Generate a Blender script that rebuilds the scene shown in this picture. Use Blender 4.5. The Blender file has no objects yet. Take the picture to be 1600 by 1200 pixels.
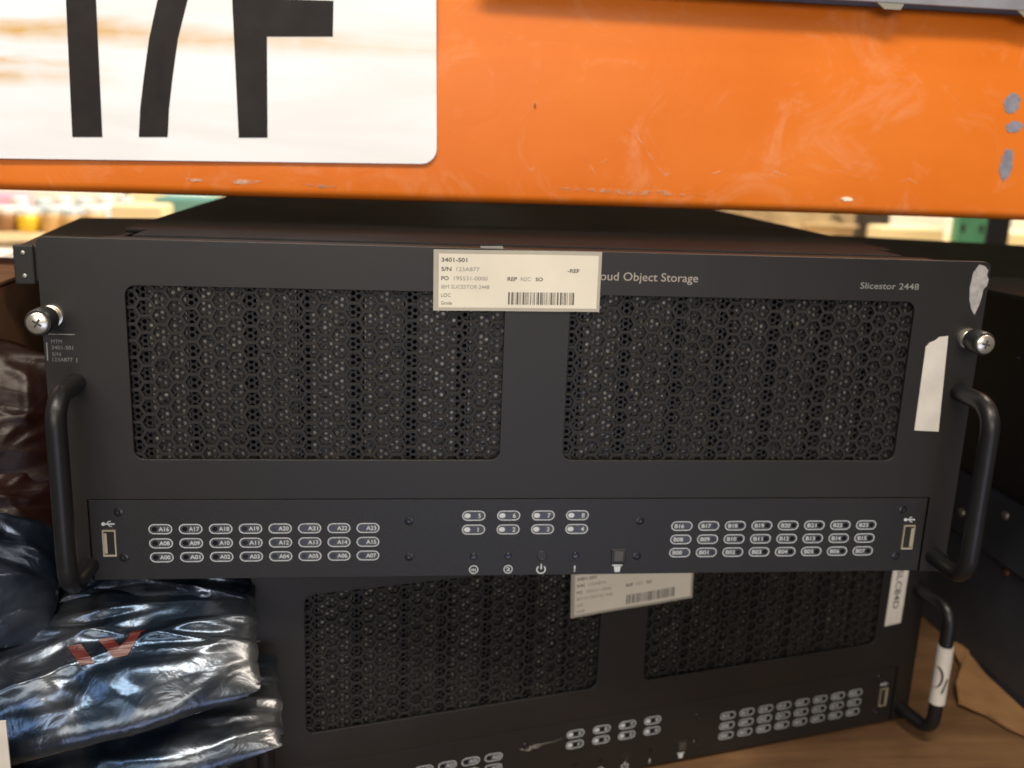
import bpy, bmesh, math, random
from mathutils import Vector, Matrix, noise
import numpy as np
random.seed(7)
S = 0.001                                   # everything below is written in millimetres
scene = bpy.context.scene
col = scene.collection

# ------------------------------------------------------------------ camera
CAM = (-68.616, -484.55, 228.623); PITCH, YAW, ROLL, FPX = -0.243, -0.117, -0.039, 1520.617
import json as _json
def _rot(ax, a): return Matrix.Rotation(a, 3, ax)
CR = _rot('Z', YAW) @ _rot('X', PITCH) @ _rot('Y', ROLL)
cd = bpy.data.cameras.new('camera'); cam = bpy.data.objects.new('camera', cd); col.objects.link(cam)
m3 = Matrix((CR.col[0], CR.col[2], -CR.col[1])).transposed()
cam.matrix_world = Matrix.Translation(Vector(CAM) * S) @ m3.to_4x4()
cd.sensor_width = 36; cd.lens = FPX / 1600 * 36; cd.clip_start = 0.01; cd.clip_end = 60
cd.dof.use_dof = True; cd.dof.focus_distance = 0.44; cd.dof.aperture_fstop = 9
scene.camera = cam
def ray(px):
    return Vector(CAM), CR @ Vector(((px[0]-800)/FPX, 1, -(px[1]-600)/FPX))
def onY(px, Y=0.0):
    c, d = ray(px); return c + d * ((Y - c.y) / d.y)
def onZ(px, Z=0.0):
    c, d = ray(px); return c + d * ((Z - c.z) / d.z)

# ------------------------------------------------------------------ world, lamps, exposure
w = bpy.data.worlds.new('World'); scene.world = w; w.use_nodes = True
bg = w.node_tree.nodes['Background']; bg.inputs[0].default_value = (1.0, 0.86, 0.70, 1); bg.inputs[1].default_value = 0.12
def area(name, loc, aim, sx, sy, power, color):
    l = bpy.data.lights.new(name, 'AREA'); l.shape = 'RECTANGLE'; l.size = sx; l.size_y = sy; l.energy = power; l.color = color
    o = bpy.data.objects.new(name, l); col.objects.link(o); o.location = loc
    o.rotation_euler = (Vector(aim) - Vector(loc)).to_track_quat('-Z', 'Y').to_euler(); o['kind'] = 'helper'
    return o
area('aisle_lamp', (-0.25, -1.30, 2.2), (0, 0.1, 0.15), 1.3, 0.28, 58, (1.0, 0.88, 0.72))
area('aisle_lamp', (-0.35, -2.5, 0.85), (0, 0, 0.1), 2.0, 0.7, 32, (1.0, 0.90, 0.76))
area('aisle_lamp', (1.7, -1.5, 2.5), (0.1, 0.1, 0.1), 1.3, 0.28, 24, (1.0, 0.84, 0.66))
area('aisle_lamp', (-1.9, -1.9, 2.3), (0, 0.1, 0.0), 0.3, 1.3, 16, (0.80, 0.88, 1.0))
area('cool_fill', (0.3, -3.2, -0.9), (0, 0, 0), 1.8, 1.0, 14, (0.70, 0.76, 1.0))  # added cool fill low in front
area('far_aisle_lamp', (-0.5, 2.0, 2.6), (-0.3, 1.9, 0), 2.2, 0.9, 120, (1.0, 0.90, 0.74))
area('far_aisle_lamp', (1.6, 1.7, 2.6), (1.1, 2.0, 0), 1.6, 0.9, 185, (1.0, 0.90, 0.74))
scene.view_settings.view_transform = 'Standard'; scene.view_settings.look = 'None'
scene.view_settings.exposure = 0.0; scene.view_settings.gamma = 1.0
scene.cycles.use_denoising = True
scene.cycles.max_bounces = 8

# ------------------------------------------------------------------ materials
def mat(name, color, rough=0.5, metal=0.0, spec=0.5, var=0.0, vscale=30, bump=0.0, bscale=400, rvar=0.0, stretch=(1,1,1), color2=None, coat=0.0, trans=0.0, r0=0.32, r1=0.68):
    m = bpy.data.materials.new(name); m.use_nodes = True
    nt = m.node_tree; N = nt.nodes; L = nt.links; b = N['Principled BSDF']
    b.inputs['Base Color'].default_value = (*color, 1); b.inputs['Roughness'].default_value = rough
    b.inputs['Metallic'].default_value = metal; b.inputs['Specular IOR Level'].default_value = spec
    b.inputs['Coat Weight'].default_value = coat; b.inputs['Transmission Weight'].default_value = trans
    tc = N.new('ShaderNodeTexCoord'); mp = N.new('ShaderNodeMapping'); mp.inputs['Scale'].default_value = stretch
    L.new(tc.outputs['Object'], mp.inputs[0])
    if var or color2 or rvar:
        n = N.new('ShaderNodeTexNoise'); n.inputs['Scale'].default_value = vscale; n.inputs['Detail'].default_value = 6; n.inputs['Roughness'].default_value = 0.65
        L.new(mp.outputs[0], n.inputs['Vector'])
        r = N.new('ShaderNodeValToRGB'); L.new(n.outputs['Fac'], r.inputs[0])
        c2 = color2 or tuple(max(0, c*(1+var)) for c in color); c1 = color if color2 else tuple(c*(1-var) for c in color)
        r.color_ramp.elements[0].position = r0; r.color_ramp.elements[1].position = r1
        r.color_ramp.elements[0].color = (*c1, 1); r.color_ramp.elements[1].color = (*c2, 1)
        L.new(r.outputs[0], b.inputs['Base Color'])
        if rvar:
            mr = N.new('ShaderNodeMapRange'); mr.inputs['To Min'].default_value = rough-rvar; mr.inputs['To Max'].default_value = rough+rvar
            L.new(n.outputs['Fac'], mr.inputs[0]); L.new(mr.outputs[0], b.inputs['Roughness'])
    if bump:
        n2 = N.new('ShaderNodeTexNoise'); n2.inputs['Scale'].default_value = bscale; n2.inputs['Detail'].default_value = 3
        L.new(mp.outputs[0], n2.inputs['Vector'])
        bp = N.new('ShaderNodeBump'); bp.inputs['Strength'].default_value = bump; bp.inputs['Distance'].default_value = 0.0006
        L.new(n2.outputs['Fac'], bp.inputs['Height']); L.new(bp.outputs[0], b.inputs['Normal'])
    return m
POWDER = mat('black_powder_coat', (0.0098, 0.0084, 0.0080), 0.45, var=0.16, vscale=9, bump=0.1, bscale=2200, rvar=0.10)
PANEL = mat('black_panel_coat', (0.0105, 0.0100, 0.0106), 0.42, var=0.14, vscale=9, bump=0.2, bscale=1500, rvar=0.05)
LID = mat('lid_coat', (0.007, 0.006, 0.0058), 0.55, spec=.22, var=0.2, vscale=12, bump=0.15, bscale=900, rvar=0.08)
FLANGE = mat('flange_coat', (0.012, 0.013, 0.015), 0.62, spec=.12, var=0.3, vscale=25, rvar=0.08)
HONEY = mat('grille_plastic', (0.0095, 0.0085, 0.0083), 0.55, spec=.4, var=0.15, vscale=40)
SHEET = mat('perforated_sheet', (0.0075, 0.007, 0.007), 0.40, spec=.35, metal=0.0, var=0.2, vscale=60)
DRIVE = mat('drive_metal_glints', (0.012, 0.011, 0.010), 0.38, metal=0.5, vscale=300, color2=(.38, .345, .29), r0=.40, r1=.68)  # bright specks of the noise colour are painted glints seen through the holes
VOID = mat('cavity_black', (0.006, 0.006, 0.006), 0.8)
RUBBER = mat('black_rubber', (0.014, 0.014, 0.015), 0.38, bump=0.1, bscale=700)
HANDLE = mat('handle_coat', (0.009, 0.009, 0.0105), 0.36, spec=.38, var=0.2, vscale=60, bump=0.1, bscale=1200)
SILVER = mat('screw_steel', (0.72, 0.68, 0.60), 0.28, metal=0.9, var=0.1, vscale=300)
DARKSCREW = mat('dark_screw', (0.05, 0.05, 0.055), 0.25, metal=0.8)
PRINT = mat('white_print', (0.46, 0.49, 0.53), 0.55, var=0.08, vscale=400)
PRINTDIM = mat('grey_print', (0.20, 0.20, 0.19), 0.55)
LENS = mat('smoked_lens', (0.006, 0.007, 0.012), 0.12)
FROST = mat('frosted_lens', (0.045, 0.05, 0.058), 0.4)
GOLD = mat('plug_shell', (0.80, 0.70, 0.52), 0.3, metal=0.75)
PAPER = mat('label_paper', (0.64, 0.60, 0.51), 0.6, var=0.03, vscale=60)
POUCH = mat('label_border', (0.36, 0.335, 0.28), 0.3, var=0.06, vscale=60)
TAPE = mat('white_tape', (0.54, 0.51, 0.47), 0.55, var=0.10, vscale=45)
RESIDUE = mat('torn_paper', (0.30, 0.29, 0.29), 0.8, var=0.25, vscale=260)
INK = mat('ink', (0.035, 0.032, 0.034), 0.5)
INKGREY = mat('faded_ink', (0.22, 0.21, 0.19), 0.6)

# ------------------------------------------------------------------ geometry helpers
class MB:
    def __init__(s): s.v = []; s.f = []; s.m = []
    def add(s, vs, fs, mi=0):
        o = len(s.v); s.v += [tuple(x) for x in vs]; s.f += [tuple(i+o for i in f) for f in fs]; s.m += [mi]*len(fs); return s
    def box(s, x0, x1, y0, y1, z0, z1, mi=0):
        return s.add([(x0,y0,z0),(x1,y0,z0),(x1,y1,z0),(x0,y1,z0),(x0,y0,z1),(x1,y0,z1),(x1,y1,z1),(x0,y1,z1)],
                     [(0,3,2,1),(4,5,6,7),(0,1,5,4),(1,2,6,5),(2,3,7,6),(3,0,4,7)], mi)
    def disc_y(s, x, z, r, y, n=20, mi=0, rz=None):          # flat disc facing the viewer
        rz = rz or r
        return s.add([(x+r*math.cos(2*math.pi*k/n), y, z+rz*math.sin(2*math.pi*k/n)) for k in range(n)], [tuple(range(n))], mi)
    def lathe_y(s, x, z, prof, n=24, mi=0):                  # profile [(radius, y)], axis along y
        vs = [(x+r*math.cos(2*math.pi*k/n), y, z+r*math.sin(2*math.pi*k/n)) for r, y in prof for k in range(n)]
        fs = [(i*n+k, i*n+(k+1) % n, (i+1)*n+(k+1) % n, (i+1)*n+k) for i in range(len(prof)-1) for k in range(n)]
        fs.append(tuple(range(n))); fs.append(tuple((len(prof)-1)*n+k for k in reversed(range(n))))
        return s.add(vs, fs, mi)
    def lathe_z(s, prof, n=20, mi=0):
        vs = [(r*math.cos(2*math.pi*k/n), r*math.sin(2*math.pi*k/n), z) for r, z in prof for k in range(n)]
        fs = [(i*n+k, i*n+(k+1) % n, (i+1)*n+(k+1) % n, (i+1)*n+k) for i in range(len(prof)-1) for k in range(n)]
        fs.append(tuple(reversed(range(n)))); fs.append(tuple((len(prof)-1)*n+k for k in range(n)))
        return s.add(vs, fs, mi)
    def prism(s, poly, y0, y1, mi=0):                        # polygon in x,z extruded along y
        n = len(poly); vs = [(x, y0, z) for x, z in poly] + [(x, y1, z) for x, z in poly]
        fs = [tuple(range(n)), tuple(range(2*n-1, n-1, -1))] + [(k, k+n, (k+1) % n + n, (k+1) % n) for k in range(n)]
        return s.add(vs, fs, mi)
    def tube(s, path, r, n=16, mi=0):
        P = [Vector(p) for p in path]; rings = []; up = None
        for i, p in enumerate(P):
            t = (P[min(i+1, len(P)-1)] - P[max(i-1, 0)]).normalized()
            if up is None: up = t.orthogonal().normalized()
            up = (up - t*up.dot(t)).normalized(); sd = t.cross(up)
            rr = r[i] if isinstance(r, (list, tuple)) else r
            rings += [p + (up*math.cos(2*math.pi*k/n) + sd*math.sin(2*math.pi*k/n))*rr for k in range(n)]
        m = len(P)
        fs = [(i*n+k, i*n+(k+1) % n, (i+1)*n+(k+1) % n, (i+1)*n+k) for i in range(m-1) for k in range(n)]
        fs += [tuple(reversed(range(n))), tuple((m-1)*n+k for k in range(n))]
        return s.add(rings, fs, mi)
    def mesh(s, name, mats, bevel=0.0, smooth=False):
        me = bpy.data.meshes.new(name); me.from_pydata([(x*S, y*S, z*S) for x, y, z in s.v], [], s.f)
        for m in (mats if isinstance(mats, (list, tuple)) else [mats]): me.materials.append(m)
        me.polygons.foreach_set('material_index', s.m)
        bm = bmesh.new(); bm.from_mesh(me); bmesh.ops.recalc_face_normals(bm, faces=bm.faces)
        if bevel: bmesh.ops.bevel(bm, geom=bm.edges[:], offset=bevel*S, segments=2, profile=0.5, affect='EDGES', clamp_overlap=True)
        bm.to_mesh(me); bm.free()
        if smooth:
            me.polygons.foreach_set('use_smooth', [True]*len(me.polygons)); me.set_sharp_from_angle(angle=math.radians(38))
        me.update(); return me
    def obj(s, name, mats, parent=None, loc=(0,0,0), rz=0.0, bevel=0.0, smooth=False):
        return link(name, s.mesh(name, mats, bevel, smooth), parent, loc, rz)
def link(name, me, parent=None, loc=(0,0,0), rz=0.0):
    o = bpy.data.objects.new(name, me); col.objects.link(o); o.parent = parent
    o.location = Vector(loc)*S; o.rotation_euler = (0, 0, rz); return o
def empty(name, loc=(0,0,0), rz=0.0): return link(name, None, None, loc, rz)
def tag(o, label, cat, group=None, kind=None):
    o['label'] = label; o['category'] = cat
    if group: o['group'] = group
    if kind: o['kind'] = kind
    return o
def struct(o, label=None):
    o['kind'] = 'structure'
    if label: o['label'] = label
    return o
def copy_tree(o, parent=None):
    c = o.copy(); col.objects.link(c); c.parent = parent
    for ch in list(o.children): copy_tree(ch, c)
    return c
def rrect(x0, x1, z0, z1, r, n=5):
    out = []
    for cx, cz, a0 in ((x1-r, z1-r, 0), (x0+r, z1-r, 90), (x0+r, z0+r, 180), (x1-r, z0+r, 270)):
        out += [(cx+r*math.cos(math.radians(a0+90*k/n)), cz+r*math.sin(math.radians(a0+90*k/n))) for k in range(n+1)]
    return out
def plate_mesh(name, loops, y0, y1, mats, bev=0.4):
    """flat plate with holes, outline loops in x,z, between y0 (front) and y1"""
    cu = bpy.data.curves.new(name, 'CURVE'); cu.dimensions = '2D'; cu.fill_mode = 'BOTH'
    cu.extrude = abs(y1-y0)/2 - bev; cu.bevel_depth = bev; cu.bevel_resolution = 1; cu.offset = -bev
    for lp in loops:
        sp = cu.splines.new('POLY'); sp.points.add(len(lp)-1); sp.use_cyclic_u = True
        for p, (x, z) in zip(sp.points, lp): p.co = (x, z, 0, 1)
    o = bpy.data.objects.new(name, cu); col.objects.link(o)
    me = bpy.data.meshes.new_from_object(o.evaluated_get(bpy.context.evaluated_depsgraph_get()))
    bpy.data.objects.remove(o); bpy.data.curves.remove(cu)
    yc = (y0+y1)/2
    me.transform(Matrix(((S,0,0,0),(0,0,-S,yc*S),(0,S,0,0),(0,0,0,1))))
    me.materials.clear()
    for m in mats: me.materials.append(m)
    me.name = name; return me
_txt = {}
def text_faces(string, x, z, width=None, height=None, y=0.0, bold=0.0, shear=0.0):
    """verts / faces of flat lettering; x,z = left end of base line; width or cap height in mm"""
    key = (string, bold, shear)
    if key not in _txt:
        cu = bpy.data.curves.new('t', 'FONT'); cu.body = string; cu.size = 1.0; cu.offset = bold; cu.shear = shear; cu.resolution_u = 3
        o = bpy.data.objects.new('t', cu); col.objects.link(o)
        me = bpy.data.meshes.new_from_object(o.evaluated_get(bpy.context.evaluated_depsgraph_get()))
        vs = [tuple(v.co) for v in me.vertices]; fs = [tuple(p.vertices) for p in me.polygons]
        bpy.data.objects.remove(o); bpy.data.curves.remove(cu); bpy.data.meshes.remove(me)
        _txt[key] = (vs, fs)
    vs, fs = _txt[key]
    x0 = min(v[0] for v in vs); x1 = max(v[0] for v in vs)
    k = width/(x1-x0) if width else height/0.70
    kz = height/0.70 if height else k
    return [(x+(v[0]-x0)*k, y, z+v[1]*kz) for v in vs], fs
def ring(mb, outer, inner, y, mi=0):
    n = len(outer); mb.add([(x, y, z) for x, z in outer]+[(x, y, z) for x, z in inner], [(k, (k+1) % n, (k+1) % n+n, k+n) for k in range(n)], mi)
def stroke(mb, pts, wid, y, mi=0):
    P = [Vector((p[0], p[1])) for p in pts]; vs = []; n = len(P)
    for i, p in enumerate(P):
        t = (P[min(i+1, n-1)]-P[max(i-1, 0)]).normalized(); q = Vector((-t.y, t.x))
        ww = (wid[i] if isinstance(wid, (list, tuple)) else wid)/2
        vs += [(p.x+q.x*ww, y, p.y+q.y*ww), (p.x-q.x*ww, y, p.y-q.y*ww)]
    mb.add(vs, [(2*i, 2*i+1, 2*i+3, 2*i+2) for i in range(n-1)], mi)
def blob(cx, cz, rx, rz, n=22, jag=0.25, seed=0):
    rnd = random.Random(seed); ph = [rnd.uniform(0, 6.28) for _ in range(4)]
    out = []
    for k in range(n):
        a = 2*math.pi*k/n; q = 1+jag*(0.5*math.sin(2*a+ph[0])+0.35*math.sin(5*a+ph[1])+0.3*math.sin(9*a+ph[2])+rnd.uniform(-.25, .25))
        out.append((cx+rx*q*math.cos(a), cz+rz*q*math.sin(a)))
    return out

# ------------------------------------------------------------------ the shelf the machines stand on
def wood_mat(name, c1, c2, sc=6):
    m = bpy.data.materials.new(name); m.use_nodes = True; nt = m.node_tree; N = nt.nodes; L = nt.links; b = N['Principled BSDF']
    b.inputs['Roughness'].default_value = 0.62
    tc = N.new('ShaderNodeTexCoord'); mp = N.new('ShaderNodeMapping'); mp.inputs['Scale'].default_value = (0.9, 9, 9); L.new(tc.outputs['Object'], mp.inputs[0])
    n = N.new('ShaderNodeTexNoise'); n.inputs['Scale'].default_value = sc; n.inputs['Detail'].default_value = 8; n.inputs['Roughness'].default_value = .7; n.inputs['Distortion'].default_value = 1.2; L.new(mp.outputs[0], n.inputs['Vector'])
    r = N.new('ShaderNodeValToRGB'); r.color_ramp.elements[0].position = .3; r.color_ramp.elements[1].position = .7
    r.color_ramp.elements[0].color = (*c1, 1); r.color_ramp.elements[1].color = (*c2, 1); L.new(n.outputs['Fac'], r.inputs[0])
    n2 = N.new('ShaderNodeTexNoise'); n2.inputs['Scale'].default_value = 14; n2.inputs['Detail'].default_value = 5; L.new(tc.outputs['Object'], n2.inputs['Vector'])
    mx = N.new('ShaderNodeMix'); mx.data_type = 'RGBA'; mx.blend_type = 'MULTIPLY'; mx.inputs[0].default_value = .7
    r2 = N.new('ShaderNodeValToRGB'); r2.color_ramp.elements[0].position = .35; r2.color_ramp.elements[1].position = .62
    r2.color_ramp.elements[0].color = (.45, .40, .36, 1); r2.color_ramp.elements[1].color = (1, 1, 1, 1); L.new(n2.outputs['Fac'], r2.inputs[0])
    L.new(r.outputs[0], mx.inputs[6]); L.new(r2.outputs[0], mx.inputs[7]); L.new(mx.outputs[2], b.inputs['Base Color'])
    bp = N.new('ShaderNodeBump'); bp.inputs['Strength'].default_value = .35; bp.inputs['Distance'].default_value = .001; L.new(n.outputs['Fac'], bp.inputs['Height']); L.new(bp.outputs[0], b.inputs['Normal'])
    return m
WOOD = wood_mat('shelf_wood', (0.12, 0.060, 0.026), (0.21, 0.115, 0.052))
PALEWOOD = wood_mat('pale_wood', (0.52, 0.38, 0.20), (0.72, 0.56, 0.33), 4)
CARD = mat('cardboard', (0.24, 0.125, 0.05), 0.8, var=0.16, vscale=35, bump=0.2, bscale=300)
DARKCARD = mat('brown_cardboard', (0.16, 0.075, 0.035), 0.8, var=0.2, vscale=25)
ZD = -181.0
struct(MB().box(-900, 1100, -140, 1500, ZD-20, ZD).obj('shelf_floor', WOOD, bevel=1.5), 'brown wooden shelf board under the stacked servers')

# ------------------------------------------------------------------ rack beam with the bay sign
def paint_mat():
    m = mat('orange_paint', (0.80, 0.168, 0.012), 0.33, spec=0.3)
    nt = m.node_tree; N = nt.nodes; L = nt.links; b = N['Principled BSDF']
    tc = N.new('ShaderNodeTexCoord')
    n = N.new('ShaderNodeTexNoise'); n.inputs['Scale'].default_value = 9; n.inputs['Detail'].default_value = 7; L.new(tc.outputs['Object'], n.inputs['Vector'])
    r = N.new('ShaderNodeValToRGB'); r.color_ramp.elements[0].position = .3; r.color_ramp.elements[1].position = .75
    r.color_ramp.elements[0].color = (.63, .143, .009, 1); r.color_ramp.elements[1].color = (.72, .190, .021, 1); L.new(n.outputs['Fac'], r.inputs[0])
    # chalky rubbed film that also paints in the hazy glow, stronger in blotches
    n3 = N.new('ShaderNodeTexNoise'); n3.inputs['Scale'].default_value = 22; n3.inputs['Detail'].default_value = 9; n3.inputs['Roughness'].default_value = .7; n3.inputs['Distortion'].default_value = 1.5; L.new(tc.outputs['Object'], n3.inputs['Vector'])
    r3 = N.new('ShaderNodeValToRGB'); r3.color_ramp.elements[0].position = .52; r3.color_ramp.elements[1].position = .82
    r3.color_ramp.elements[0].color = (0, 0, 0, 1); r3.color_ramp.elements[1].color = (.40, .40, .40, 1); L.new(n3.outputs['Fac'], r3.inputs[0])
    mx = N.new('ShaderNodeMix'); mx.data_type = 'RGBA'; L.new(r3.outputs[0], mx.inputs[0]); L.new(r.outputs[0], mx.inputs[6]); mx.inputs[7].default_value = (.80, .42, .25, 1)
    L.new(mx.outputs[2], b.inputs['Base Color'])
    mr = N.new('ShaderNodeMapRange'); mr.inputs['To Min'].default_value = .26; mr.inputs['To Max'].default_value = .5; L.new(n.outputs['Fac'], mr.inputs[0]); L.new(mr.outputs[0], b.inputs['Roughness'])
    bp = N.new('ShaderNodeBump'); bp.inputs['Strength'].default_value = .25; bp.inputs['Distance'].default_value = .0012; L.new(n3.outputs['Fac'], bp.inputs['Height']); L.new(bp.outputs[0], b.inputs['Normal'])
    return m
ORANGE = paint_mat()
def worn(m, sc=160, lo=.42, hi=.62, most=.75):                # patchy film: paint shows through where it is worn off
    nt = m.node_tree; N = nt.nodes; L = nt.links; b = N['Principled BSDF']; tc = N.new('ShaderNodeTexCoord')
    n = N.new('ShaderNodeTexNoise'); n.inputs['Scale'].default_value = sc; n.inputs['Detail'].default_value = 5; L.new(tc.outputs['Object'], n.inputs['Vector'])
    r = N.new('ShaderNodeMapRange'); r.inputs['From Min'].default_value = lo; r.inputs['From Max'].default_value = hi; r.inputs['To Max'].default_value = most; L.new(n.outputs['Fac'], r.inputs[0]); L.new(r.outputs[0], b.inputs['Alpha']); return m
SCUFF = worn(mat('scuffed_paint', (0.84, 0.46, 0.26), 0.6, var=0.15, vscale=200), most=.5)
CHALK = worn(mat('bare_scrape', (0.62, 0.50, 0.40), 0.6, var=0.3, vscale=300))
BARE = mat('bare_metal_patch', (0.22, 0.22, 0.27), 0.55, var=0.25, vscale=150)
GALV = mat('galvanised_steel', (0.36, 0.37, 0.42), 0.42, metal=0.55, var=0.15, vscale=40)
BY = 107.0
beam = empty('rack_beam', (0, BY, 190))
tag(beam, 'orange painted steel rack beam running above the upper server', 'beam')
prof = []                                                   # y (from the face), z (from 190): box section with rolled lower edge
for a in range(0, 91, 15): prof.append((6-6*math.sin(math.radians(a)), 2+6-6*math.cos(math.radians(a))))
prof += [(0, 20), (-0.6, 55), (0.2, 84), (0.9, 90), (1.6, 97), (1.9, 112), (3.4, 122), (6, 126), (48, 126), (50, 124), (50, 4), (48, 2)]
mb = MB(); xs = list(range(-1100, 1301, 60)); n = len(prof); vs = []
for x in xs:
    for y, z in prof: vs.append((x, y+0.7*math.sin(x/83.0)*(z < 118), z+0.8*math.sin(x/171.0+.6)*(z < 30)))
fs = [(i*n+k, i*n+(k+1) % n, (i+1)*n+(k+1) % n, (i+1)*n+k) for i in range(len(xs)-1) for k in range(n)]
fs += [tuple(range(n)), tuple((len(xs)-1)*n+k for k in reversed(range(n)))]
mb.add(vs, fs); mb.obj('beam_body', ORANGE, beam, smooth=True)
def bface(x, z=30): return 0.7*math.sin(x/83.0)+float(np.interp(z, [2, 2.2, 3.0, 4.4, 5.9, 8, 20, 55, 84, 97], [3, 2.9, 1.5, .8, .2, 0, 0, -.6, .2, 1.6]))
def beam_mark(name, polys, m, lift=1.0):
    q = MB()
    for pl in polys: q.add([(x, bface(x, z-190)-lift*.25, z-190) for x, z in pl], [tuple(range(len(pl)))])
    return q.obj(name, m, beam)
beam_mark('bare_patch', [blob(306, 264, 5.0, 6.5, 44, .14, seed=1)], BARE)
beam_mark('bare_patch', [blob(309.5, 250, 5.5, 3.4, 44, .16, seed=2)], BARE)
beam_mark('bare_patch', [blob(308.5, 227, 3.8, 10.5, 44, .16, seed=3)], BARE)
def beam_scuff(pts, wid, m=SCUFF):
    q = MB(); P = [(x, z-190) for x, z in pts]; n0 = len(q.v); stroke(q, P, wid, 0)
    q.v = [(x, bface(x, z)-.2, z) for x, y, z in q.v]; return q.obj('scuff_mark', m, beam)
beam_scuff([(63, 240), (70, 236), (78, 226), (86, 216), (90, 213), (93, 214)], [.2, .5, .7, .9, 1.8, .3])
beam_scuff([(38, 222), (43, 217), (46, 213), (49, 218), (54, 222)], [.3, 1.6, 2.4, 1.0, .3])
beam_scuff([(4, 215), (8, 213), (10, 216)], [.4, 1.6, .4])
beam_scuff([(150, 211), (158, 216), (163, 221)], [.4, 2.2, .4]); beam_scuff([(156, 218), (163, 216), (168, 215)], [.3, 1.0, .3])
beam_scuff([(196, 220), (203, 219), (207, 221)], [.4, 1.0, .3]); beam_scuff([(112, 213), (120, 215), (126, 217)], [.2, 1.1, .4])
beam_scuff([(240, 214), (246, 216), (252, 213)], [.3, 1.3, .3]); beam_scuff([(226, 246), (236, 250), (240, 252)], [.2, .6, .2])
beam_mark('scuff_mark', [blob(207, 202.3, 4.2, 1.2, seed=5)], mat('pale_chip', (.86, .78, .62), .6), 1.6)
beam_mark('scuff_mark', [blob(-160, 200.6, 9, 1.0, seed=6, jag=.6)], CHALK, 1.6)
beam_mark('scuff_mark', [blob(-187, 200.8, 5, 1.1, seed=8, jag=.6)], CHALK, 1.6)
beam_mark('scuff_mark', [blob(-118, 199.8, 9, 0.9, seed=9, jag=.6)], worn(mat('grey_rub', (.34, .27, .20), .6, var=.3, vscale=300)), 1.6)
beam_mark('scuff_mark', [blob(70, 202.2, 42, 1.3, n=40, seed=10, jag=.5)], worn(mat('rubbed_paint', (.60, .36, .22), .55, var=.3, vscale=220), most=.6), 1.6)
beam_mark('scuff_mark', [blob(8, 250, .7, 1.6, seed=12)], mat('dark_speck', (.25, .06, .01), .6), 1.6)

# shelf decking resting on the beam (its front lip shows top right)
deck = empty('upper_decking', (0, BY, 322.5)); tag(deck, 'grey steel decking panel with folded lip resting on the orange beam', 'decking')
MB().box(-28, 1150, -9, 1000, 0, 3).obj('deck_sheet', GALV, deck)
MB().box(-28, 1150, -11, -9, -6, 16).obj('front_lip', GALV, deck, bevel=.4)
MB().box(-28, 1150, 8, 46, -6.3, -.1).obj('support_channel', GALV, deck)
for x in (206, 294, 382): MB().prism([(x, -6), (x+5, -9.5), (x+15, -9.5), (x+17, -6)], -10.6, -9.2).obj('lip_tab', mat('tab_steel', (.30, .29, .24), .5, metal=.4), deck)
deck2 = empty('upper_decking', (0, BY, 318)); tag(deck2, 'grey steel decking panel behind the bay sign', 'decking')
MB().box(-1100, -32, 4, 1000, 0, 3).obj('deck_sheet', GALV, deck2); MB().box(-1100, -32, 4, 6, 3, 9).obj('rear_lip', GALV, deck2)

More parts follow.
